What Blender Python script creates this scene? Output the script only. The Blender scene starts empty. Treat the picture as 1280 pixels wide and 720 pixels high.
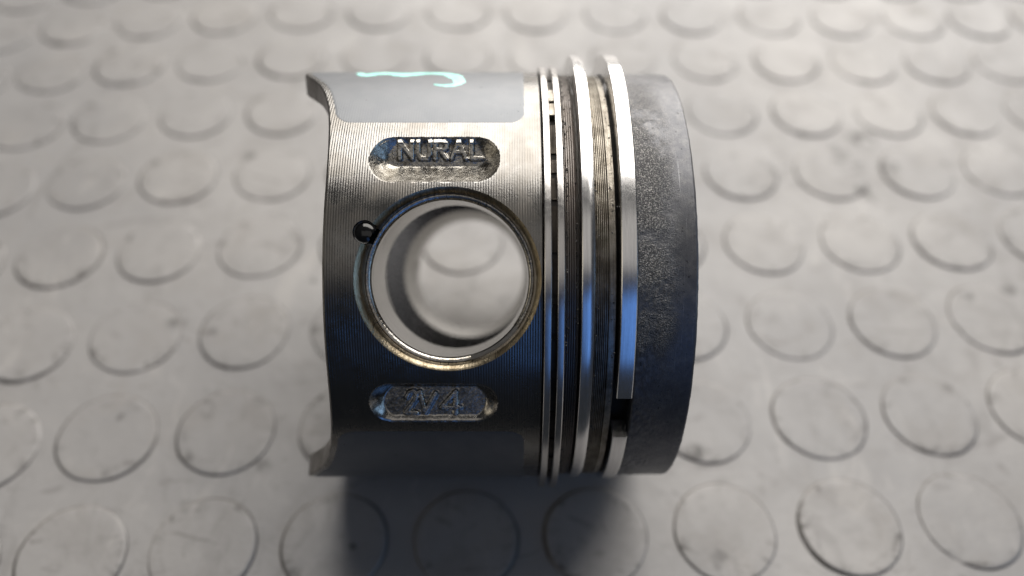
import bpy, math, random
import numpy as np
from mathutils import Matrix, Vector

random.seed(7)
rng = np.random.default_rng(7)
S = 0.001                                   # meshes are drawn in millimetres
PITCH = 27.6                                # stud spacing of the mat, mm
sc = bpy.context.scene
C = sc.collection

# ------------------------------------------------------------------ camera
TILT, ROLL, YAW = 0.6707083421825082, 0.042154615505534454, -0.07767020416903034
CAM_H = 6.104692320700345 * PITCH
cam_d = bpy.data.cameras.new('camera')
cam = bpy.data.objects.new('camera', cam_d)
C.objects.link(cam)
CAM_R = Matrix.Rotation(TILT, 4, 'X') @ Matrix.Rotation(ROLL, 4, 'Z')
cam.matrix_world = Matrix.Translation((0, 0, CAM_H * S)) @ CAM_R
cam_d.sensor_width = 36.0
cam_d.lens = 36.0 * 1012.93 / 1280.0
cam_d.clip_start, cam_d.clip_end = 0.005, 50.0
cam_d.dof.use_dof = True
cam_d.dof.focus_distance = 0.1285
cam_d.dof.aperture_fstop = 7.6
sc.camera = cam

# ------------------------------------------------------------------ world and lamps
w = bpy.data.worlds.new('World')
sc.world = w
w.use_nodes = True
w.node_tree.nodes['Background'].inputs['Color'].default_value = (0.80, 0.88, 1.0, 1)
w.node_tree.nodes['Background'].inputs['Strength'].default_value = 0.032


def area(name, direction, dist, sx, sy, radiance, col):
    l = bpy.data.lights.new(name, 'AREA')
    l.shape = 'RECTANGLE'
    l.size, l.size_y = sx, sy
    l.color = col
    l.energy = radiance * math.pi * sx * sy
    o = bpy.data.objects.new(name, l)
    C.objects.link(o)
    d = Vector(direction).normalized()
    o.location = d * dist
    o.rotation_euler = d.to_track_quat('Z', 'Y').to_euler()
    return o


def az_el(az, el):
    a, e = math.radians(az), math.radians(el)
    return (math.sin(a) * math.cos(e), math.cos(a) * math.cos(e), math.sin(e))


area('window_light', az_el(13, 41), 1.0, 1.0, 1.38, 6.4, (1.0, 0.955, 0.90))
area('ceiling_light', az_el(180, 68), 1.6, 1.5, 0.85, 0.43, (1.0, 0.95, 0.90))
area('blue_window_light', az_el(160.3, 22), 1.5, 0.66, 1.0, 0.78, (0.13, 0.36, 1.0))

area('side_window_light', az_el(98, 17), 1.5, 0.8, 0.75, 1.5, (0.36, 0.62, 1.0))
area('warm_side_light', az_el(-98, 14), 1.5, 0.8, 0.7, 0.9, (1.0, 0.90, 0.72))

sc.view_settings.view_transform = 'Standard'
sc.view_settings.look = 'None'
sc.view_settings.exposure = 0.0
sc.view_settings.gamma = 1.0
sc.render.engine = 'CYCLES'
sc.cycles.use_denoising = True
sc.cycles.max_bounces = 10
sc.cycles.glossy_bounces = 6
sc.cycles.sample_clamp_indirect = 4.0


# ------------------------------------------------------------------ node helper
class Mat:
    def __init__(self, name, metallic, rough, color, spec=0.5):
        m = bpy.data.materials.new(name)
        m.use_nodes = True
        self.m, self.t = m, m.node_tree
        self.b = self.t.nodes['Principled BSDF']
        self.b.inputs['Metallic'].default_value = metallic
        self.b.inputs['Roughness'].default_value = rough
        self.b.inputs['Base Color'].default_value = (*color, 1)
        self.b.inputs['Specular IOR Level'].default_value = spec
        self.tc = self.t.nodes.new('ShaderNodeTexCoord')
        self.obj = self.tc.outputs['Object']
        self.nrm = None

    def set(self, key, sock):
        self.t.links.new(sock, self.b.inputs[key])

    def n(self, kind, **kw):
        nd = self.t.nodes.new(kind)
        for k, v in kw.items():
            setattr(nd, k, v)
        return nd

    def val(self, inp, v):
        if isinstance(v, (int, float)):
            inp.default_value = v
        elif isinstance(v, tuple):
            inp.default_value = (*v, 1) if len(v) == 3 and inp.type == 'RGBA' else v
        else:
            self.t.links.new(v, inp)

    def math(self, op, a, b=None, clamp=False):
        nd = self.n('ShaderNodeMath', operation=op, use_clamp=clamp)
        self.val(nd.inputs[0], a)
        if b is not None:
            self.val(nd.inputs[1], b)
        return nd.outputs[0]

    def scaled(self, sx, sy, sz, vec=None):
        nd = self.n('ShaderNodeVectorMath', operation='MULTIPLY')
        self.t.links.new(vec or self.obj, nd.inputs[0])
        nd.inputs[1].default_value = (sx, sy, sz)
        return nd.outputs[0]

    def noise(self, scale, detail=4, rough=0.55, vec=None, dist=0.0):
        nd = self.n('ShaderNodeTexNoise')
        self.t.links.new(vec or self.obj, nd.inputs['Vector'])
        nd.inputs['Scale'].default_value = scale
        nd.inputs['Detail'].default_value = detail
        nd.inputs['Roughness'].default_value = rough
        nd.inputs['Distortion'].default_value = dist
        return nd.outputs['Fac']

    def ramp(self, f, lo, hi, a=0.0, b=1.0):
        nd = self.n('ShaderNodeMapRange')
        nd.interpolation_type = 'SMOOTHSTEP'
        self.t.links.new(f, nd.inputs['Value'])
        nd.inputs['From Min'].default_value = lo
        nd.inputs['From Max'].default_value = hi
        nd.inputs['To Min'].default_value = a
        nd.inputs['To Max'].default_value = b
        return nd.outputs['Result']

    def mix(self, f, a, b):
        nd = self.n('ShaderNodeMix', data_type='RGBA')
        self.val(nd.inputs[0], f)
        self.val(nd.inputs[6], a)
        self.val(nd.inputs[7], b)
        return nd.outputs[2]

    def bump(self, h, dist, strength=1.0):
        nd = self.n('ShaderNodeBump')
        nd.inputs['Strength'].default_value = strength
        nd.inputs['Distance'].default_value = dist
        self.t.links.new(h, nd.inputs['Height'])
        if self.nrm:
            self.t.links.new(self.nrm, nd.inputs['Normal'])
        self.nrm = nd.outputs['Normal']
        self.t.links.new(self.nrm, self.b.inputs['Normal'])

    def axis(self, k):
        nd = self.n('ShaderNodeSeparateXYZ')
        self.t.links.new(self.obj, nd.inputs[0])
        return nd.outputs[k]


# ------------------------------------------------------------------ materials
STAINS = [(108.8, 200.4, 5.0, 1), (113.1, 187.4, 3.6, 0.9), (104.4, 176.5, 3.8, 0.9), (99.9, 194.6, 3.8, 0.7),
          (101.9, 187.8, 5.2, 0.6), (82.0, 183.0, 6.5, 0.35), (71.0, 176.0, 6.0, 0.3), (-81.3, 181.1, 2.2, 0.8), (-52.2, 134.4, 1.4, 0.9), (-70.4, 93.5, 2.2, 0.7),
          (-71.9, 81.4, 1.9, 0.6), (-54.0, 80.7, 2.1, 0.5), (-70.9, 98.2, 1.5, 0.6), (121.4, 138.0, 2.5, 0.7),
          (134.7, 140.9, 2.5, 0.7), (-84.4, 118.3, 2.6, 0.6), (-75.5, 115.5, 2.4, 0.5), (-31.3, 62.1, 1.1, 0.7),
          (43.4, 86.8, 2.4, 0.8), (46.7, 87.9, 1.4, 0.6), (-89.8, 90.8, 1.2, 0.6), (38.5, 78.7, 1.2, 0.6),
          (49.4, 80.2, 2.8, 0.3), (-56.9, 70.3, 1.1, 0.6), (-67.3, 68.8, 2.0, 0.6), (46.3, 62.8, 2.2, 0.5)]


def rubber(name, foot=False):
    M = Mat(name, 0.0, 0.5, (0.32, 0.31, 0.30), 0.28)
    geo = M.n('ShaderNodeNewGeometry').outputs['Position']
    big = M.noise(14, 3, 0.5, geo)
    mid = M.noise(70, 5, 0.62, geo, 0.6)
    fine = M.noise(420, 4, 0.6, geo)
    streak = M.noise(45, 5, 0.7, M.scaled(1.0, 2.6, 1.0, geo), 2.2)
    base = M.mix(M.ramp(big, 0.35, 0.65), (0.212, 0.208, 0.206), (0.272, 0.263, 0.254))
    base = M.mix(M.ramp(mid, 0.48, 0.68, 0, 0.55), base, (0.20, 0.19, 0.18))
    base = M.mix(M.ramp(streak, 0.57, 0.68, 0, 0.65), base, (0.12, 0.11, 0.105))
    base = M.mix(M.ramp(fine, 0.62, 0.72, 0, 0.5), base, (0.18, 0.17, 0.16))
    rnd = M.n('ShaderNodeObjectInfo').outputs['Random']
    base = M.mix(M.math('MULTIPLY', rnd, 0.35), base, (0.235, 0.232, 0.232))
    scuff = M.noise(30, 6, 0.72, M.scaled(2.2, 0.8, 1.0, geo), 1.5)
    base = M.mix(M.ramp(scuff, 0.56, 0.66, 0, 0.35), base, (0.15, 0.145, 0.14))
    base = M.mix(M.ramp(scuff, 0.44, 0.34, 0, 0.2), base, (0.40, 0.385, 0.365))
    edge = M.noise(260, 5, 0.65, geo)
    warp = M.n('ShaderNodeVectorMath', operation='ADD')
    nz = M.n('ShaderNodeTexNoise')
    M.t.links.new(geo, nz.inputs['Vector'])
    nz.inputs['Scale'].default_value = 190
    M.t.links.new(M.scaled(1, 1, 1, geo), warp.inputs[0])
    M.t.links.new(M.scaled(0.006, 0.006, 0, nz.outputs['Color']), warp.inputs[1])
    stain = None
    for (x, y, r, k) in STAINS:
        dn = M.n('ShaderNodeVectorMath', operation='DISTANCE')
        M.t.links.new(warp.outputs[0], dn.inputs[0])
        dn.inputs[1].default_value = ((x + 3.0) * S, (y + 3.0) * S, 0)
        f = M.ramp(dn.outputs['Value'], r * S * 0.25, r * S * 1.25, k, 0.0)
        stain = f if stain is None else M.math('MAXIMUM', stain, f)
    stain = M.math('MULTIPLY', stain, M.ramp(edge, 0.38, 0.56))
    base = M.mix(stain, base, (0.05, 0.048, 0.045))
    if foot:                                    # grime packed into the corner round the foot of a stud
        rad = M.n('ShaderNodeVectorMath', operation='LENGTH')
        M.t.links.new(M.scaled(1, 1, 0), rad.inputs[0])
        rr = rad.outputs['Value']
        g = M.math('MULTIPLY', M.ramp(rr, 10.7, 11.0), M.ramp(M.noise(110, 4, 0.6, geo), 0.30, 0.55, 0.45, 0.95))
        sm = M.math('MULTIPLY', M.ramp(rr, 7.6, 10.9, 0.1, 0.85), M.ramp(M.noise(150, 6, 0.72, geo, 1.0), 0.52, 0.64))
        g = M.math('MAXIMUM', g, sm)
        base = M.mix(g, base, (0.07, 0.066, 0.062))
    M.set('Base Color', base)
    M.set('Roughness', M.ramp(mid, 0.3, 0.7, 0.34, 0.52))
    M.bump(M.noise(60, 4, 0.6, geo), 0.0006, 0.6)
    M.bump(M.noise(900, 3, 0.6, geo), 0.00006, 0.7)
    return M.m


def turned_metal(name, col, rough, pitch, groove, spots=0.5):
    M = Mat(name, 1.0, rough, col)
    x = M.axis(0)
    s = M.math('SINE', M.math('MULTIPLY', x, 2 * math.pi / pitch))
    blot = M.noise(0.16, 5, 0.6)
    ring = M.noise(1.0, 3, 0.6, M.scaled(1.6, 0.02, 0.02))
    dirt = M.noise(1.1, 5, 0.65)
    base = M.mix(M.ramp(blot, 0.35, 0.68), col, tuple(c * k for c, k in zip(col, (0.84, 0.80, 0.75))))
    base = M.mix(M.ramp(ring, 0.3, 0.7, 0, 0.35), base, tuple(c * 0.62 for c in col))
    base = M.mix(M.math('MULTIPLY', M.ramp(s, -0.2, 1.0, 0, 0.30), M.ramp(M.noise(0.45, 5, 0.65), 0.36, 0.6, 0.1, 1.0)), base, tuple(c * 0.45 for c in col))
    base = M.mix(M.ramp(dirt, 0.66, 0.80, 0, spots), base, (0.05, 0.043, 0.035))
    scr = M.noise(1.0, 6, 0.7, M.scaled(0.35, 0.35, 5.0), 1.2)
    base = M.mix(M.ramp(scr, 0.66, 0.72, 0, 0.6), base, tuple(min(1, c * 1.9) for c in col))
    base = M.mix(M.ramp(M.noise(4.5, 2, 0.5), 0.70, 0.76, 0, spots), base, (0.03, 0.027, 0.023))
    M.set('Base Color', base)
    M.set('Roughness', M.ramp(blot, 0.3, 0.7, rough - 0.05, rough + 0.07))
    amp = M.math('MULTIPLY', s, M.ramp(M.noise(0.5, 4, 0.6), 0.25, 0.7, 0.45, 1.0))
    M.bump(amp, groove, 1.0)
    M.bump(M.noise(3.0, 4, 0.6), 0.00003, 0.5)
    return M.m


def cast_metal(name, a, b, grain=1.0):
    M = Mat(name, 1.0, 0.42, a)
    g = M.noise(1.9, 4, 0.6)
    soot = M.noise(0.8, 5, 0.7)
    M.set('Base Color', M.mix(M.ramp(soot, 0.45, 0.64, 0, 0.8), a, b))
    M.set('Roughness', M.ramp(g, 0.3, 0.7, 0.17, 0.29))
    M.bump(M.noise(3.6, 4, 0.6), 0.00014 * grain, 0.9)
    M.bump(M.noise(8, 3, 0.6), 0.00004 * grain, 0.8)
    return M.m


def coating():
    M = Mat('graphite_coating', 0.8, 0.50, (0.13, 0.135, 0.145), 0.6)
    n = M.noise(0.25, 4, 0.55)
    sp = M.noise(1.7, 3, 0.5)
    base = M.mix(M.ramp(n, 0.35, 0.65), (0.142, 0.150, 0.160), (0.154, 0.161, 0.170))
    M.set('Base Color', M.mix(M.ramp(sp, 0.72, 0.78, 0, 0.9), base, (0.02, 0.02, 0.02)))
    s = M.math('SINE', M.math('MULTIPLY', M.axis(0), 2 * math.pi / 0.43))
    M.bump(s, 0.000003, 0.8)
    M.bump(M.noise(4, 3, 0.6), 0.00002, 0.6)
    return M.m


def carbon():
    M = Mat('carbon_crust', 0.6, 0.5, (0.035, 0.036, 0.04), 0.55)
    x = M.axis(0)
    patch = M.noise(0.13, 4, 0.6)
    left = M.ramp(x, 21.5, 27.5, 1.0, 0.0)
    crust = M.math('MULTIPLY', left, M.ramp(patch, 0.36, 0.58, 0.15, 1.0))
    band = M.math('MULTIPLY', M.ramp(M.axis(2), -16, -4, 0.15, 1.0), M.ramp(M.axis(2), 22, 33, 1.0, 0.4))
    crust = M.math('MULTIPLY', crust, band)
    grain = M.noise(4.6, 4, 0.65)
    fine = M.noise(6.0, 3, 0.6)
    ash = M.noise(0.6, 5, 0.7)
    base = M.mix(M.ramp(ash, 0.40, 0.80, 0, 0.5), (0.08, 0.082, 0.09), (0.19, 0.187, 0.182))
    fleck = M.math('MULTIPLY', M.ramp(M.noise(4.2, 4, 0.7), 0.50, 0.62), M.math('MULTIPLY', crust, 0.9))  # pale flecks put the sparkle of the crust into its colour
    base = M.mix(M.math('MULTIPLY', crust, 0.6), base, (0.035, 0.033, 0.03))
    base = M.mix(fleck, base, (0.42, 0.405, 0.38))
    streak = M.noise(1.0, 4, 0.6, M.scaled(6.0, 0.09, 0.09))
    base = M.mix(M.ramp(streak, 0.62, 0.74, 0, 0.45), base, (0.30, 0.30, 0.31))
    base = M.mix(M.ramp(M.noise(1.6, 4, 0.6), 0.62, 0.70, 0, 0.85), base, (0.012, 0.012, 0.013))
    M.set('Base Color', base)
    M.set('Roughness', M.ramp(grain, 0.3, 0.7, 0.30, 0.50))
    M.bump(M.math('MULTIPLY', grain, crust), 0.0006, 1.0)
    M.bump(fine, 0.00006, 0.6)
    M.bump(M.noise(1.2, 4, 0.6, M.scaled(2.5, 0.25, 0.25)), 0.00005, 0.5)
    return M.m
    return M.m


def ring_steel(name, col, rough, vary=0.05):
    M = Mat(name, 1.0, rough, col)
    a = M.noise(1.2, 4, 0.6)
    st = M.noise(1.0, 4, 0.65, M.scaled(3.0, 0.15, 0.15))
    base = M.mix(M.ramp(st, 0.3, 0.75, 0, 0.6), col, tuple(c * 0.68 for c in col))
    base = M.mix(M.ramp(M.noise(3.4, 3, 0.6), 0.70, 0.78, 0, 0.4), base, (0.06, 0.05, 0.04))
    M.set('Base Color', base)
    M.set('Roughness', M.ramp(a, 0.3, 0.7, rough - vary, rough + vary))
    M.bump(st, 0.00012 * vary, 0.6)
    return M.m


def varnished(name, a, b, rough):
    M = Mat(name, 1.0, rough, a)
    n = M.noise(0.35, 5, 0.65)
    st = M.noise(1.0, 4, 0.65, M.scaled(3.5, 0.12, 0.12))
    base = M.mix(M.ramp(n, 0.35, 0.65), a, b)
    base = M.mix(M.ramp(st, 0.45, 0.75, 0, 0.6), base, tuple(c * 0.3 for c in b))
    M.set('Base Color', base)
    M.set('Roughness', M.ramp(st, 0.3, 0.7, rough - 0.06, rough + 0.12))
    M.bump(M.noise(2.4, 4, 0.65), 0.0001, 0.7)
    return M.m


RUBBER = rubber('grey_rubber')
STUD = rubber('grey_rubber_stud', True)
TURNED = turned_metal('turned_aluminium', (0.225, 0.220, 0.211), 0.26, 0.41, 0.000011)
LAND = turned_metal('sooty_land', (0.19, 0.175, 0.165), 0.40, 0.36, 0.00001, 0.9)
CAST = cast_metal('cast_aluminium', (0.46, 0.44, 0.40), (0.12, 0.105, 0.085), 0.55)
OILY = cast_metal('oily_cast_aluminium', (0.42, 0.40, 0.37), (0.16, 0.145, 0.125), 0.18)
LETTER = cast_metal('worn_cast_lettering', (0.50, 0.485, 0.45), (0.22, 0.20, 0.17), 0.3)
COAT = coating()
CARBON = carbon()
CHROME = ring_steel('chromed_ring_steel', (0.80, 0.79, 0.78), 0.22, 0.015)
RAIL = ring_steel('oil_ring_steel', (0.62, 0.60, 0.58), 0.24, 0.03)


def honed():
    M = Mat('honed_bore', 1.0, 0.2, (0.37, 0.36, 0.345))
    r = M.noise(1.0, 5, 0.7, M.scaled(0.12, 3.2, 0.12))
    sc1 = M.noise(1.0, 5, 0.75, M.scaled(0.30, 5.0, 0.30), 0.6)
    base = M.mix(M.ramp(r, 0.3, 0.7), (0.42, 0.41, 0.39), (0.30, 0.29, 0.275))
    base = M.mix(M.ramp(sc1, 0.60, 0.66, 0, 0.8), base, (0.09, 0.08, 0.07))
    M.set('Base Color', base)
    M.set('Roughness', M.ramp(r, 0.3, 0.7, 0.13, 0.26))
    M.bump(r, 0.00003, 0.7)
    return M.m


BORE = honed()
CHAMFER = varnished('varnished_chamfer', (0.42, 0.36, 0.26), (0.26, 0.21, 0.14), 0.30)
WIRE = varnished('oiled_spring_wire', (0.55, 0.53, 0.50), (0.40, 0.37, 0.32), 0.16)
BROWN = varnished('varnished_land', (0.33, 0.305, 0.262), (0.17, 0.15, 0.122), 0.36)
GROOVE = Mat('groove_soot', 0.0, 0.7, (0.018, 0.016, 0.014), 0.3).m
SOOTY = varnished('sooty_web', (0.05, 0.044, 0.038), (0.03, 0.026, 0.022), 0.45)
FACE = ring_steel('boss_face_metal', (0.40, 0.40, 0.41), 0.24)
INSIDE = varnished('oily_casting', (0.26, 0.25, 0.24), (0.17, 0.16, 0.15), 0.42)
SOOT = Mat('soot_crumb', 0.0, 0.45, (0.03, 0.027, 0.024), 0.6).m
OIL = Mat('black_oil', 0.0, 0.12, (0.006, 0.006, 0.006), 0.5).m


def marker():
    M = Mat('turquoise_marker', 0.0, 0.45, (0.26, 0.84, 0.72), 0.5)
    n = M.noise(1.3, 4, 0.6, M.scaled(0.5, 1.6, 1.6))
    base = M.mix(M.ramp(n, 0.3, 0.65), (0.50, 0.90, 0.83), (0.24, 0.80, 0.70))
    M.set('Base Color', M.mix(M.ramp(M.noise(2.4, 4, 0.7), 0.60, 0.68, 0, 0.75), base, (0.35, 0.42, 0.42)))
    return M.m


PAINT = marker()


# ------------------------------------------------------------------ mesh helpers
def build(name, V, F, mat, parent=None, smooth=True):
    V = np.asarray(V, np.float32)
    me = bpy.data.meshes.new(name)
    if isinstance(F, np.ndarray):
        k = F.shape[1]
        me.vertices.add(len(V))
        me.vertices.foreach_set('co', V.ravel())
        me.loops.add(F.size)
        me.loops.foreach_set('vertex_index', F.astype(np.int32).ravel())
        me.polygons.add(len(F))
        me.polygons.foreach_set('loop_start', np.arange(0, F.size, k, dtype=np.int32))
        me.update(calc_edges=True)
        me.validate()
    else:
        me.from_pydata([tuple(map(float, v)) for v in V], [], F)
    me.polygons.foreach_set('use_smooth', np.full(len(me.polygons), smooth))
    me.materials.append(mat)
    o = bpy.data.objects.new(name, me)
    C.objects.link(o)
    if parent:
        o.parent = parent
    return o


def sharp(o, ang=35):
    o.data.set_sharp_from_angle(angle=math.radians(ang))
    return o


def grid_faces(nu, nv, close_u=False):
    i = np.arange(nu if close_u else nu - 1)[:, None]
    j = np.arange(nv - 1)[None, :]
    i2 = (i + 1) % nu
    return np.stack([i * nv + j, i2 * nv + j, i2 * nv + j + 1, i * nv + j + 1], -1).reshape(-1, 4)


def lathe_x(name, prof, mat, parent, seg=360, ang=(0, 360), r_off=(0, 0), wobble=0.0):
    """profile of (x, radius) turned about the piston axis; angle 0 looks at -Y, 90 at +Z"""
    full = ang[1] - ang[0] >= 360
    a = np.radians(np.linspace(ang[0], ang[1], seg, endpoint=not full))
    p = np.array(prof, float)
    r = p[None, :, 1] + (wobble * (np.sin(3 * a + 1) + 0.6 * np.sin(7 * a)))[:, None]
    V = np.stack([np.broadcast_to(p[None, :, 0], r.shape), -np.cos(a)[:, None] * r + r_off[0],
                  np.sin(a)[:, None] * r + r_off[1]], -1).reshape(-1, 3)
    return sharp(build(name, V, grid_faces(seg, len(p), full), mat, parent))


def arc_solid(name, sect, mat, parent, a0, a1, seg, off=(0, 0)):
    """closed section of (x, radius) swept from a0 to a1 degrees with end caps"""
    n = len(sect)
    a = np.radians(np.linspace(a0, a1, seg))
    p = np.array(sect, float)
    V = np.stack([np.broadcast_to(p[None, :, 0], (seg, n)), -np.cos(a)[:, None] * p[None, :, 1] + off[0],
                  np.sin(a)[:, None] * p[None, :, 1] + off[1]], -1).reshape(-1, 3)
    F = []
    for i in range(seg - 1):
        for j in range(n):
            k = (j + 1) % n
            F.append((i * n + j, i * n + k, (i + 1) * n + k, (i + 1) * n + j))
    F.append(tuple(range(n)))
    F.append(tuple((seg - 1) * n + j for j in reversed(range(n))))
    return sharp(build(name, V, F, mat, parent))


# ------------------------------------------------------------------ the mat
def warp_terms(c, r):
    c, r = (c - 3.5) / 6, (r - 3.5) / 4
    c, r = np.clip(c, -1.1, 1.3), np.clip(r, -1.1, 1.3)
    return np.array([c ** i * r ** j for i in range(4) for j in range(4) if i + j <= 3])


WARP = np.array([[-0.0284, 0.0699], [-0.0658, 0.1612], [-0.0081, -0.0179], [0.0633, -0.1375], [0.1585, -0.1255],
                 [0.0742, -0.0682], [-0.016, 0.0404], [0.0833, -0.1421], [0.0268, -0.1513], [-0.3117, 0.2282]])
CX, CY = 3.063763499094366, -2.3656689327275178


def stud_xy(c, r):
    q = np.array([c, r], float) + warp_terms(c, r) @ WARP - (CX, CY)
    ca, sa = math.cos(-YAW), math.sin(-YAW)
    return PITCH * (q[0] * ca - q[1] * sa), PITCH * (q[0] * sa + q[1] * ca)


STUD_H = 0.52


def ground_z(x, y):
    return -STUD_H + 0.16 * np.sin(x * 0.043 + 1.2) * np.cos(y * 0.037 + 0.4) + 0.10 * np.sin(x * 0.11 + y * 0.07)


def make_mat():
    n = 260
    gx = np.linspace(-450, 450, n)
    gy = np.linspace(20, 740, n)  # unseen front end cut short so the piston's lower side reflects darkness
    X, Y = np.meshgrid(gx, gy, indexing='ij')
    V = np.stack([X, Y, ground_z(X, Y)], -1).reshape(-1, 3)
    o = build('rubber_mat', V, grid_faces(n, n), RUBBER)
    o.scale = (S, S, S)
    o['label'] = 'grey rubber mat with raised round studs under the piston'
    o['category'] = 'mat'
    o['kind'] = 'structure'
    protos = []
    for k in range(8):
        prof = [(0, 0.0), (3, 0.01), (6, 0.02), (9.0, 0.0), (10.3, -0.015), (10.62, -0.05), (10.82, -0.13),
                (10.93, -0.25), (11.0, -0.37), (11.1, -0.46), (11.28, -0.52), (11.6, -0.72)]
        seg = 72
        a = np.linspace(0, 2 * math.pi, seg, endpoint=False)
        ph = rng.uniform(0, 6.28, 5)
        V = []
        for (r, z) in prof:
            rr = r * (1 + 0.010 * np.sin(2 * a + ph[0]) + 0.006 * np.sin(3 * a + ph[1]) + 0.004 * np.sin(7 * a + ph[2]))
            wear = 0.10 * np.maximum(0, np.sin(a + ph[3])) * (8 < r < 10.7)
            nick = 0.22 * np.exp(-((np.mod(a - ph[4] + 3.14, 6.283) - 3.14) / 0.12) ** 2) * (9 < r < 11) * (k % 3 == 0)
            dish = -0.10 * (k % 2) * max(0, 1 - (r / 9) ** 2)
            zz = z - wear - nick + dish + 0.03 * np.sin(2 * a + ph[1]) * min(1, r / 9)
            V.append(np.stack([rr * np.cos(a), rr * np.sin(a), zz], -1))
        V = np.array(V).transpose(1, 0, 2).reshape(-1, 3)
        m = build('stud', V, grid_faces(seg, len(prof), True), STUD, o)
        protos.append(m)
    used = set()
    for r in range(0, 13):
        for c in range(-7, 15):
            k = int(rng.integers(0, 8))
            x, y = stud_xy(c, r)
            if y < 33:                          # past the front end, where the mat is cut short to darken reflections
                continue
            if k in used:
                s = protos[k].copy()
                C.objects.link(s)
            else:
                s = protos[k]
                used.add(k)
            s.parent = o
            s.location = (x, y, float(ground_z(x, y)) + STUD_H)
            s.rotation_euler = (0, 0, rng.uniform(0, 6.28))
    return o


make_mat()

# ------------------------------------------------------------------ the piston
R = 40.0
HX, HR = -10.0, 14.6                       # pin bore: position along the axis, radius of its mouth
NX, NZ, NR = -22.95, 7.35, 1.85            # circlip removal notch
X_TOP = 4.7                                # skirt ends at the oil ring groove

piston = bpy.data.objects.new('piston', None)
C.objects.link(piston)
piston.empty_display_size = 0.02
t = math.radians(1.8)
LOCAL = Matrix(((1, 0, 0), (0, math.sin(t), math.cos(t)), (0, -math.cos(t), math.sin(t)))).to_4x4()
# columns: local X = along the axis, local Y = away from the viewer along the pin, local Z = the thrust side
piston.matrix_world = (Matrix.Translation((0, 0, CAM_H * S)) @ CAM_R @ Matrix.Translation((0, 2.6 * S, -165.4 * S))
                       @ LOCAL @ Matrix.Scale(S, 4))
piston['label'] = 'used aluminium engine piston with rings lying on its side on studded grey mat'
piston['category'] = 'piston'

EDGE = np.array([(0, -29.45), (22, -29.48), (28, -29.6), (32, -29.75), (38.5, -30.2), (45.7, -31.0), (52.8, -32.5),
                 (58, -34.0), (62, -35.6), (66, -37.2), (70, -38.5), (74, -38.9), (90, -39.0)])
_fa = np.linspace(0, 90, 361)
_fx = np.interp(_fa, EDGE[:, 0], EDGE[:, 1])
_k = np.hanning(21)
_fx = np.convolve(np.pad(_fx, 10, 'reflect'), _k / _k.sum(), 'valid')


def edge_x(al):
    al = np.abs((np.asarray(al) + 180) % 360 - 180)
    al = np.where(al > 90, 180 - al, al)
    return np.interp(al, _fa, _fx)


def seg_d(px, pz, a, b):
    a, b = np.array(a, float), np.array(b, float)
    d = b - a
    tt = np.clip(((px - a[0]) * d[0] + (pz - a[1]) * d[1]) / max(d @ d, 1e-9), 0, 1)
    return np.hypot(px - a[0] - tt * d[0], pz - a[1] - tt * d[1])


def stroke_d(px, pz, lines):
    d = np.full(px.shape, 99.0)
    for ln in lines:
        for a, b in zip(ln[:-1], ln[1:]):
            d = np.minimum(d, seg_d(px, pz, a, b))
    return d


def glyph(lines, x, z, w, h):
    return [[(x + u * w, z + v * h) for u, v in ln] for ln in lines]


N_ = [[(0, 0), (0, 1), (1, 0), (1, 1)]]
U_ = [[(0, 1), (0, .25), (.2, 0), (.8, 0), (1, .25), (1, 1)]]
R_ = [[(0, 0), (0, 1), (.7, 1), (1, .85), (1, .6), (.7, .48), (0, .48)], [(.45, .48), (1, 0)]]
A_ = [[(0, 0), (.5, 1), (1, 0)], [(.22, .36), (.78, .36)]]
L_ = [[(0, 1), (0, 0), (1, 0)]]
NAME = (glyph(N_, -18.3, 19.55, 2.0, 2.9) + glyph(U_, -15.3, 19.55, 1.9, 2.9) + glyph(R_, -12.5, 19.55, 1.8, 2.9)
        + glyph(A_, -9.9, 19.55, 2.4, 2.9) + glyph(L_, -6.6, 19.55, 1.6, 2.9))
MARKS = [[(-17.4, -19.6), (-17.0, -18.8), (-16.3, -18.55), (-15.8, -18.9), (-15.75, -19.6), (-16.4, -20.7), (-17.5, -22.2), (-15.7, -22.2)],
         [(-15.2, -18.7), (-14.3, -22.2)], [(-14.3, -22.2), (-12.6, -19.0)],
         [(-9.3, -22.3), (-9.3, -18.7), (-11.6, -21.3), (-8.6, -21.3)]]


def stadium(px, pz, x0, x1, zc, hh):
    """signed distance inside a pocket outline, positive inside"""
    return hh - seg_d(px, pz, (x0 + hh, zc), (x1 - hh, zc))


def vnoise(x, z, s, seed):
    """smooth value noise on a plane"""
    g = np.random.default_rng(seed).random((256, 256))
    u, v = x * s + 100, z * s + 100
    i, j = np.floor(u).astype(int), np.floor(v).astype(int)
    fu, fv = u - i, v - j
    fu, fv = fu * fu * (3 - 2 * fu), fv * fv * (3 - 2 * fv)
    q = lambda a, b: g[a % 256, b % 256]
    return (q(i, j) * (1 - fu) * (1 - fv) + q(i + 1, j) * fu * (1 - fv) + q(i, j + 1) * (1 - fu) * fv + q(i + 1, j + 1) * fu * fv) - 0.5


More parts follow.
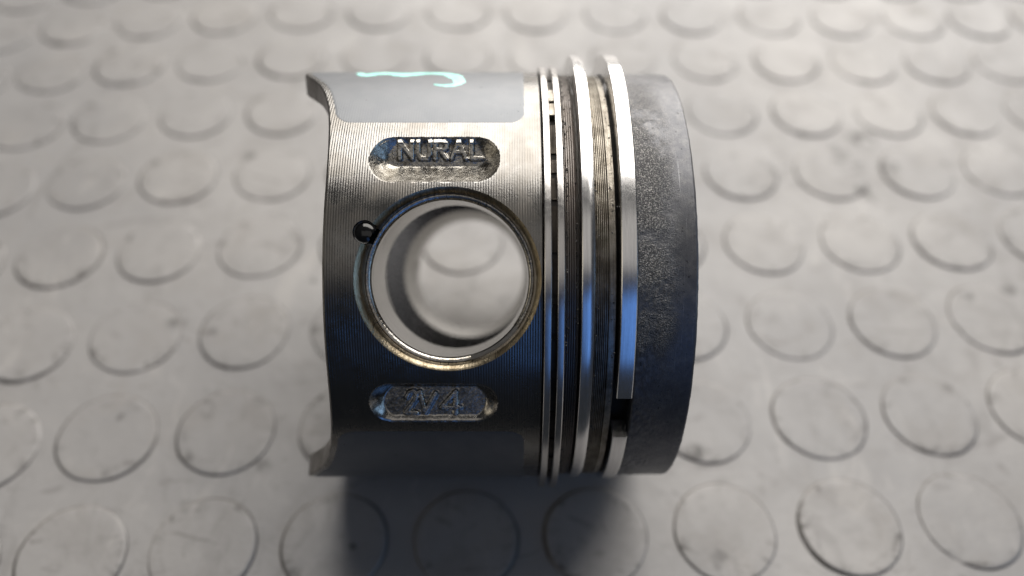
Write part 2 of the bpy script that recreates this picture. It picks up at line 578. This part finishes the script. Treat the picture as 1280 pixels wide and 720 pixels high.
def skirt():
    al = np.concatenate([np.arange(-44, 44.01, 0.16), np.arange(44.4, 90, 0.4), np.arange(90.8, 269.4, 0.85),
                         np.arange(270, 315.7, 0.4)])
    na, nx = len(al), 290
    u = np.linspace(0, 1, nx)
    ex = edge_x(al) + 0.35
    Xg = ex[:, None] + (X_TOP - ex[:, None]) * u[None, :]
    A = np.broadcast_to(np.radians(al)[:, None], Xg.shape)
    Zg = R * np.sin(A)
    Yg = -R * np.cos(A)
    x, z, y = Xg.copy(), Zg.copy(), Yg.copy()
    front = (np.cos(A) > 0.3)
    back = (np.cos(A) < -0.3)
    # mouth of the pin bore and the notch beside it
    d_main = np.hypot(x - HX, z) - HR
    d_notch = np.hypot(x - NX, z - NZ) - NR
    sdf = np.where(front | back, np.minimum(d_main, d_notch), 9.0)
    Q = grid_faces(na, nx, True)
    h = 0.07
    keep = (sdf.ravel()[Q] > -h).all(1)
    cut = ~keep
    onrim = np.zeros(na * nx, bool)
    onrim[Q[cut].ravel()] = True
    kv = np.zeros(na * nx, bool)
    kv[Q[keep].ravel()] = True
    rim = (onrim & kv) | (kv & (sdf.ravel() < 0))
    for _ in range(2):
        dm, dn = np.hypot(x - HX, z) - HR, np.hypot(x - NX, z - NZ) - NR
        use_n = dn < dm
        cx = np.where(use_n, NX, HX)
        cz = np.where(use_n, NZ, 0.0)
        rr = np.where(use_n, NR, HR)
        L = np.hypot(x - cx, z - cz)
        fx, fz = cx + (x - cx) * rr / L, cz + (z - cz) * rr / L
        m = rim.reshape(na, nx)
        x = np.where(m, fx, x)
        z = np.where(m, fz, z)
    y = np.where(rim.reshape(na, nx), np.sign(y) * np.sqrt(np.maximum(R * R - z * z, 0)), y)
    # cast pockets with raised lettering
    region = np.zeros((na, nx), np.int8)
    for (x0, x1, zc, hh, yf, strokes, seed, amp, ww) in ((-22.9, -1.9, 19.2, 3.85, -32.1, NAME, 3, 0.72, (0.6, 4.6, 3.3)),
                                                     (-23.2, -2.3, -20.3, 3.45, -31.9, MARKS, 5, 0.7, (1.0, 1.2, 3.4))):
        s = stadium(x, z, x0, x1, zc, hh) + 0.10 * vnoise(x, z, 1.1, seed)
        s = np.where(front, s, -1)
        ys = -np.sqrt(np.maximum(R * R - z * z, 0))
        depth = np.maximum(yf - ys, 0.45)
        up = np.clip((z - zc) / hh, -1, 1)
        end = np.clip(np.maximum(x0 + hh - x, x - (x1 - hh)) / hh, 0, 1)
        w_ = np.where(up > 0, ww[0], ww[1]) * np.abs(up) + 0.5 * (ww[0] + ww[1]) * (1 - np.abs(up))
        tt = np.clip(s / (w_ * (1 - end) + ww[2] * end), 0, 1)
        prof = np.sqrt(1 - (1 - tt) ** 2)
        prof = 0.08 * prof + 0.92 * (1 - (1 - tt) ** 1.55)
        dig = depth * prof
        rough = 0.08 * vnoise(x, z, 1.5, seed + 10) + 0.10 * vnoise(x, z, 4.2, seed + 20)
        dig = dig + np.where(s > 0, (0.55 if zc > 0 else 0.18) * rough * np.clip(s / 0.6, 0, 1), 0)
        ds = stroke_d(x, z, strokes) + 0.06 * vnoise(x, z, 2.2, seed + 30)
        k = np.clip(1 - (ds - 0.31) / 0.17, 0, 1)
        k = k * k * (3 - 2 * k)
        dig = dig - amp * k * np.clip(s / 0.5, 0, 1)
        y = np.where(s > 0, ys + np.maximum(dig, (0.42 if zc > 0 else 0.1) * np.clip(s / 0.35, 0, 1)), y)
        region = np.where(s > 0.06, np.where((ds < 0.46) & (s > 0.25), 2, 1) + (0 if zc > 0 else 10), region)
    # graphite coated panels on both thrust faces
    alw = (np.broadcast_to(al[:, None], x.shape) + 180) % 360 - 180
    for sgn, code in ((1, 3), (-1, 13)):
        dz = (alw * sgn - 40.0) * math.pi / 180 * R
        dzz = (140.0 - alw * sgn) * math.pi / 180 * R
        dx0, dx1 = (Xg - (edge_x(alw) + 1.3)), 2.0 - Xg
        dd = np.minimum(dz, dzz)
        de = np.minimum(dx0, dx1)
        rc = 2.6
        ins = np.minimum(dd, de)
        corner = (dd < rc) & (de < rc)
        ins = np.where(corner, rc - np.hypot(rc - dd, rc - de), ins)
        lift = 0.03 * np.clip(ins / 0.2, 0, 1)
        ok = ins > 0
        region = np.where(ok & (region == 0), code, region)
        sc_ = (R + np.where(ok, lift, 0)) / R
        y, z = y * sc_, z * sc_
    V = np.stack([x, y, z], -1).reshape(-1, 3)
    reg = region.ravel()[Q]
    qreg = np.where((reg == reg[:, :1]).all(1), reg[:, 0], 0)
    mixed = (reg != reg[:, :1]).any(1)
    qreg = np.where(mixed, np.sort(reg, 1)[:, 2], qreg)
    out = {}
    for code, nm, mt in ((0, 'skirt', TURNED), (1, 'recess', CAST), (11, 'recess', OILY), (2, 'raised_lettering', LETTER),
                         (12, 'raised_lettering', LETTER), (3, 'skirt_coating', COAT), (13, 'skirt_coating', COAT)):
        F = Q[keep & (qreg == code)]
        ids, inv = np.unique(F.ravel(), return_inverse=True)
        out[code] = build(nm, V[ids], inv.reshape(-1, 4), mt, piston)
    for code in (2, 12):
        out[code].parent = out[code - 1]
    out[1]['label'] = 'upper cast recess with raised capital letters NURAL'
    out[11]['label'] = 'lower cast recess with worn raised marks'
    # rolled edge, end face and inner wall
    ring0 = np.stack([ex, -R * np.cos(np.radians(al)), R * np.sin(np.radians(al))], -1)
    e0 = edge_x(al)
    rows = [ring0]
    for (dx, rr) in ((0.10, R - 0.10), (0.0, R - 0.32), (0.0, 38.0), (0.0, 36.3), (0.2, 36.0)):
        rows.append(np.stack([e0 + dx, -rr * np.cos(np.radians(al)), rr * np.sin(np.radians(al))], -1))
    P = np.array(rows).transpose(1, 0, 2).reshape(-1, 3)
    sharp(build('skirt_edge', P, grid_faces(na, len(rows), True)[:, ::-1].copy(), INSIDE, piston), 50)
    return al


def inner_wall():
    al = np.arange(0, 360, 1.5)
    nx = 60
    e = edge_x(al) + 0.2
    Xg = e[:, None] + (13.0 - e[:, None]) * np.linspace(0, 1, nx)[None, :]
    A = np.broadcast_to(np.radians(al)[:, None], Xg.shape)
    x, y, z = Xg.copy(), -36 * np.cos(A), 36 * np.sin(A)
    sdf = np.where(np.abs(np.cos(A)) > 0.3, np.hypot(x - HX, z) - 16.5, 9).ravel()
    Q = grid_faces(len(al), nx, True)
    keep = (sdf[Q] > 0).all(1)
    V = np.stack([x, y, z], -1).reshape(-1, 3)
    build('inner_wall', V, Q[keep][:, ::-1].copy(), INSIDE, piston)
    lathe_x('crown_underside', [(13.0, 36.0), (13.6, 30), (14.4, 18), (14.8, 8), (14.9, 0.01)], INSIDE, piston, 96)


def bore(side):
    """pin boss seen through the hole: lip, circlip groove, bore wall, inner boss face"""
    n = 540
    a = np.linspace(0, 2 * math.pi, n, endpoint=False)

    def loop(r, y=None, dy=0.0):
        xx, zz = HX + r * np.cos(a), r * np.sin(a)
        yy = -np.sqrt(R * R - zz * zz) + dy if y is None else np.full(n, y, float)
        return np.stack([xx, yy * (1 if side < 0 else -1), zz], -1)

    def strip(nm, loops, mt, cut=False, ang=30):
        V = np.array(loops).transpose(1, 0, 2).reshape(-1, 3)
        Q = grid_faces(n, len(loops), True)
        if cut:
            mid = V[Q].mean(1)
            bad = (np.hypot(mid[:, 0] - NX, mid[:, 2] - NZ) < NR + 0.02) & (np.abs(mid[:, 1]) > 34.6)
            Q = Q[~bad]
        if side > 0:
            Q = Q[:, ::-1].copy()
        return sharp(build(nm, V, Q, mt, boss), ang)

    boss = None
    b = np.linspace(0, 2 * math.pi, 120, endpoint=False)
    rows = []
    for (r, y) in ((18.6, 18.5), (19.0, 19.0), (19.3, None)):
        yy = np.full(120, y, float) if y else np.sqrt(36.6 ** 2 - (r * np.sin(b)) ** 2)
        rows.append(np.stack([HX + r * np.cos(b), yy * side, r * np.sin(b)], -1))
    V = np.array(rows).transpose(1, 0, 2).reshape(-1, 3)
    Q = grid_faces(120, 3, True)
    boss = sharp(build('pin_boss', V, Q if side < 0 else Q[:, ::-1].copy(), INSIDE, piston))
    strip('bore_lip', [loop(HR), loop(HR - 0.18, None, 0.10), loop(HR - 0.75, None, 0.75), loop(HR - 0.9, None, 1.1),
                       loop(HR - 1.05, -35.75), loop(14.1, -35.7), loop(14.1, -34.1)], CHAMFER, True)
    strip('bore_wall', [loop(14.1, -34.1), loop(13.0, -34.05), loop(12.8, -33.8), loop(12.8, -28), loop(12.8, -20.1),
                        loop(12.85, -19.2), loop(13.35, -18.55), loop(14.4, -18.5)] if side < 0 else
          [loop(14.1, -34.1), loop(13.0, -34.05), loop(12.8, -33.8), loop(12.8, -28), loop(12.8, -25.5), loop(13.3, -23.2), loop(14.4, -18.5)], BORE)
    strip('boss_face', [loop(14.4, -18.5), loop(18.6, -18.5)], FACE)
    # notch
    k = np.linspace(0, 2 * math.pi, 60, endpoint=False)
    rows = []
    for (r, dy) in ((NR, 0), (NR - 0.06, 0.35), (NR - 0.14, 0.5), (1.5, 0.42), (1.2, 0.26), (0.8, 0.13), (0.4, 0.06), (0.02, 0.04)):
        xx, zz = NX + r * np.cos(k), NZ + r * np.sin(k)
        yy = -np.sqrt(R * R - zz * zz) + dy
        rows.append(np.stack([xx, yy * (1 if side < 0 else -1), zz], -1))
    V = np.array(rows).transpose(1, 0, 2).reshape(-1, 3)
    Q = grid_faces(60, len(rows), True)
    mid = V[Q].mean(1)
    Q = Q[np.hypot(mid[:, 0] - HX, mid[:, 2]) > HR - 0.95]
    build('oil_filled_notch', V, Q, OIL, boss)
    return boss


def circlip(boss):
    a0, a1, n, m = math.radians(-36), math.radians(285), 220, 14
    rc, rw = 13.35, 0.72
    V, F = [], []
    for i in range(n):
        a = a0 + (a1 - a0) * i / (n - 1)
        for j in range(m):
            b = 2 * math.pi * j / m
            r = rc + rw * math.cos(b)
            V.append((HX + r * math.cos(a), -34.9 + rw * math.sin(b), r * math.sin(a)))
    for i in range(n - 1):
        for j in range(m):
            k = (j + 1) % m
            F.append((i * m + j, i * m + k, (i + 1) * m + k, (i + 1) * m + j))
    F.append(tuple(range(m)))
    F.append(tuple((n - 1) * m + j for j in reversed(range(m))))
    sharp(build('circlip', V, F, WIRE, boss), 60)


def lands():
    body = [(X_TOP, R), (X_TOP + 0.12, R - 0.15), (X_TOP + 0.15, 35.4), (8.25, 35.4)]
    lathe_x('ring_groove', body, GROOVE, piston)
    # third land: fine turned ridges
    p = [(8.25, 35.4), (8.28, 39.3), (8.4, 39.5)]
    x = 8.45
    while x < 10.2:
        p += [(x, 39.5), (x + 0.12, 39.38), (x + 0.24, 39.5)]
        x += 0.36
    p += [(10.4, 39.4), (10.45, 39.2), (10.48, 35.8)]
    lathe_x('third_land', p, LAND, piston, 480, wobble=0.015)
    lathe_x('ring_groove', [(10.48, 35.8), (12.95, 35.8)], GROOVE, piston)
    p = [(12.95, 35.8), (12.98, 39.2), (13.1, 39.35)]
    x = 13.15
    while x < 15.0:
        p += [(x, 39.35), (x + 0.10, 39.16), (x + 0.20, 39.35)]
        x += 0.30
    p += [(15.1, 39.22), (15.2, 39.42), (15.34, 39.42), (15.4, 39.25), (16.2, 39.22), (16.3, 39.1), (16.33, 35.6)]
    lathe_x('second_land', p, BROWN, piston, 480, wobble=0.015)
    lathe_x('ring_groove', [(16.33, 35.6), (19.45, 35.6)], GROOVE, piston)
    # crown: carbon crusted wall with a real uneven surface, chamfer and dished top
    al = np.arange(0, 360, 0.6)
    prof = [(19.45, 35.6), (19.48, 39.2), (19.6, 39.5)] + [(v, 39.6) for v in np.arange(19.75, 28.75, 0.15)] + \
           [(28.85, 39.55), (29.0, 39.4), (29.1, 39.05), (29.1, 34), (29.1, 24), (27.6, 21.5), (25.5, 18), (25.0, 10), (25.6, 0.02)]
    p = np.array(prof)
    A = np.radians(al)[:, None]
    X = np.broadcast_to(p[None, :, 0], (len(al), len(p)))
    s = np.broadcast_to(al[:, None] * math.pi / 180 * R, X.shape)
    wall = (X > 19.5) & (p[None, :, 1] > 38.5)
    crust = np.clip((26.5 - X) / 3.5, 0, 1) * np.clip(0.5 + 2.2 * vnoise(s, X, 0.16, 41), 0.1, 1)
    bump = crust * (0.04 * vnoise(s, X, 1.2, 42) + 0.20 * vnoise(s, X, 2.6, 43)) + 0.05 * vnoise(s, X, 0.35, 44)
    Rr = p[None, :, 1] + np.where(wall, bump, 0)
    X = X + np.where((p[None, :, 0] > 28.6) & (p[None, :, 1] > 38.5), 0.08 * vnoise(s, X * 0, 0.9, 45), 0)
    V = np.stack([X, -np.cos(A) * Rr, np.sin(A) * Rr], -1).reshape(-1, 3)
    sharp(build('crown', V, grid_faces(len(al), len(p), True), CARBON, piston), 40)


def rings():
    # top ring: open gap low on the near side, sprung a little up the bore
    def sect(x0, x1, ri, ro, c0=0.12, c1=0.12, d1=None):
        d1 = c1 if d1 is None else d1
        return [(x0, ri), (x1, ri), (x1, ro - d1), (x1 - c1, ro), ((x0 + x1) / 2, ro + 0.02), (x0 + c0, ro), (x0, ro - c0)]
    o = arc_solid('compression_ring', sect(16.75, 19.25, 38.2, 41.75, 0.12, 0.16), CHROME, piston, -29.8, 317.7, 420, (0.0, 1.55))
    o['label'] = 'wide chromed compression ring with an open gap'
    o = arc_solid('compression_ring', sect(10.75, 12.75, 38.0, 41.6, 0.10, 0.55, 0.22), CHROME, piston, 130, 482, 420, (0.0, 1.5))
    o['label'] = 'narrower compression ring with a bevelled edge'
    oil = bpy.data.objects.new('oil_ring', None)
    C.objects.link(oil)
    oil.parent = piston
    for x0, x1 in ((5.0, 6.12), (7.06, 8.15)):
        arc_solid('ring_rail', sect(x0, x1, 38.6, 41.45, 0.10, 0.12), RAIL, oil, 98, 452, 400, (0.0, -0.45))
    # slotted channel between the rails
    a = 100.0
    while a < 446:
        L = rng.uniform(3.0, 11.0)
        for b0, b1, mt in ((a, min(a + L, 450), SOOTY),):
            m_ = (b0 + b1) / 2 % 360
            bare = 40 < m_ < 56
            arc_solid('ring_web', [(6.1, 39.4), (7.08, 39.4), (7.08, 40.6 if bare else 39.75), (6.1, 40.6 if bare else 39.75)],
                      BROWN if bare else mt, oil, b0, b1, 9, (0.0, -0.45))
        a += L + rng.uniform(1.0, 3.0)
    arc_solid('ring_expander', [(6.1, 38.7), (7.08, 38.7), (7.08, 39.5), (6.1, 39.5)], GROOVE, oil, 98, 452, 200, (0.0, -0.45))


def crumbs():
    """carbon specks caught along the ring edges"""
    V, F = [], []
    ico = [(0, 0, 1), (.89, 0, .45), (.28, .85, .45), (-.72, .53, .45), (-.72, -.53, .45), (.28, -.85, .45),
           (.72, .53, -.45), (-.28, .85, -.45), (-.89, 0, -.45), (-.28, -.85, -.45), (.72, -.53, -.45), (0, 0, -1)]
    fc = [(0, 1, 2), (0, 2, 3), (0, 3, 4), (0, 4, 5), (0, 5, 1), (1, 6, 2), (2, 7, 3), (3, 8, 4), (4, 9, 5), (5, 10, 1),
          (6, 7, 2), (7, 8, 3), (8, 9, 4), (9, 10, 5), (10, 6, 1), (11, 7, 6), (11, 8, 7), (11, 9, 8), (11, 10, 9), (11, 6, 10)]
    for i in range(900):
        q = rng.random()
        if q < 0.35:
            x, r = 8.45 + abs(rng.normal(0, 0.25)), 39.5
        elif q < 0.6:
            x, r = 10.25 - abs(rng.normal(0, 0.3)), 39.45
        elif q < 0.72:
            x, r = 13.1 + abs(rng.normal(0, 0.2)), 39.35
        elif q < 0.86:
            x, r = 8.1, 41.0 - 0.3 * rng.random()
        else:
            x, r = 15.9 + rng.normal(0, 0.3), 39.22
        a = math.radians(rng.uniform(-75, 75))
        s = 0.05 + 0.13 * rng.random() ** 2
        c = np.array([x, -math.cos(a) * r, math.sin(a) * r + (-0.45 if 0.72 <= q < 0.86 else 0)])
        b = len(V)
        jit = 1 + 0.35 * rng.standard_normal(12)
        for v, jj in zip(ico, jit):
            V.append(c + np.array(v) * s * jj)
        F += [(b + p, b + q2, b + r2) for p, q2, r2 in fc]
    o = build('carbon_crumbs', V, np.array(F), SOOT, piston, False)
    o['kind'] = 'stuff'


def paint_mark():
    """turquoise marker squiggle on the upper coated face: (x, angle, half width)"""
    pts = [(-28.5, 71.6, .45), (-27.4, 67.6, .75), (-26.5, 67.6, .75), (-25.4, 70.2, 1.1), (-23.5, 71.4, 1.1), (-21.5, 70.3, 1.2),
           (-19.8, 68.4, 1.5), (-18.4, 69.6, 1.3), (-16.4, 71.4, 1.0), (-14, 71.4, .95), (-12, 69.8, 1.0), (-10.6, 66.5, 1.0),
           (-9.6, 62.8, .9), (-9.3, 60.0, .75), (-9.9, 58.2, .55), (-11.4, 57.4, .45), (-13.0, 57.9, .28), (-13.9, 58.4, .1)]
    p = np.array(pts)
    tt = np.linspace(0, len(p) - 1, 160)
    q = np.stack([np.interp(tt, np.arange(len(p)), p[:, k]) for k in range(3)], -1)
    ker = np.ones(9) / 9
    for k in range(3):
        q[:, k] = np.convolve(np.pad(q[:, k], 4, 'edge'), ker, 'valid')
    s = np.stack([q[:, 0], np.radians(q[:, 1]) * R], -1)
    tg = np.gradient(s, axis=0)
    tg /= np.linalg.norm(tg, axis=1, keepdims=True)
    nn = np.stack([-tg[:, 1], tg[:, 0]], -1)
    V = []
    for i in range(len(s)):
        wd = q[i, 2] * (1.3 + 0.14 * math.sin(i * 0.9) + 0.12 * math.sin(i * 0.37 + 1))
        for off, hgt in ((-1, 0.035), (-0.6, 0.10), (0, 0.12), (0.6, 0.10), (1, 0.035)):
            c = s[i] + nn[i] * wd * off
            a = c[1] / R
            V.append((c[0], -(R + hgt) * math.cos(a), (R + hgt) * math.sin(a)))
    build('paint_mark', V, grid_faces(len(s), 5), PAINT, piston)


skirt()
inner_wall()
near = bore(-1)
bore(1)
circlip(near)
lands()
rings()
crumbs()
paint_mark()
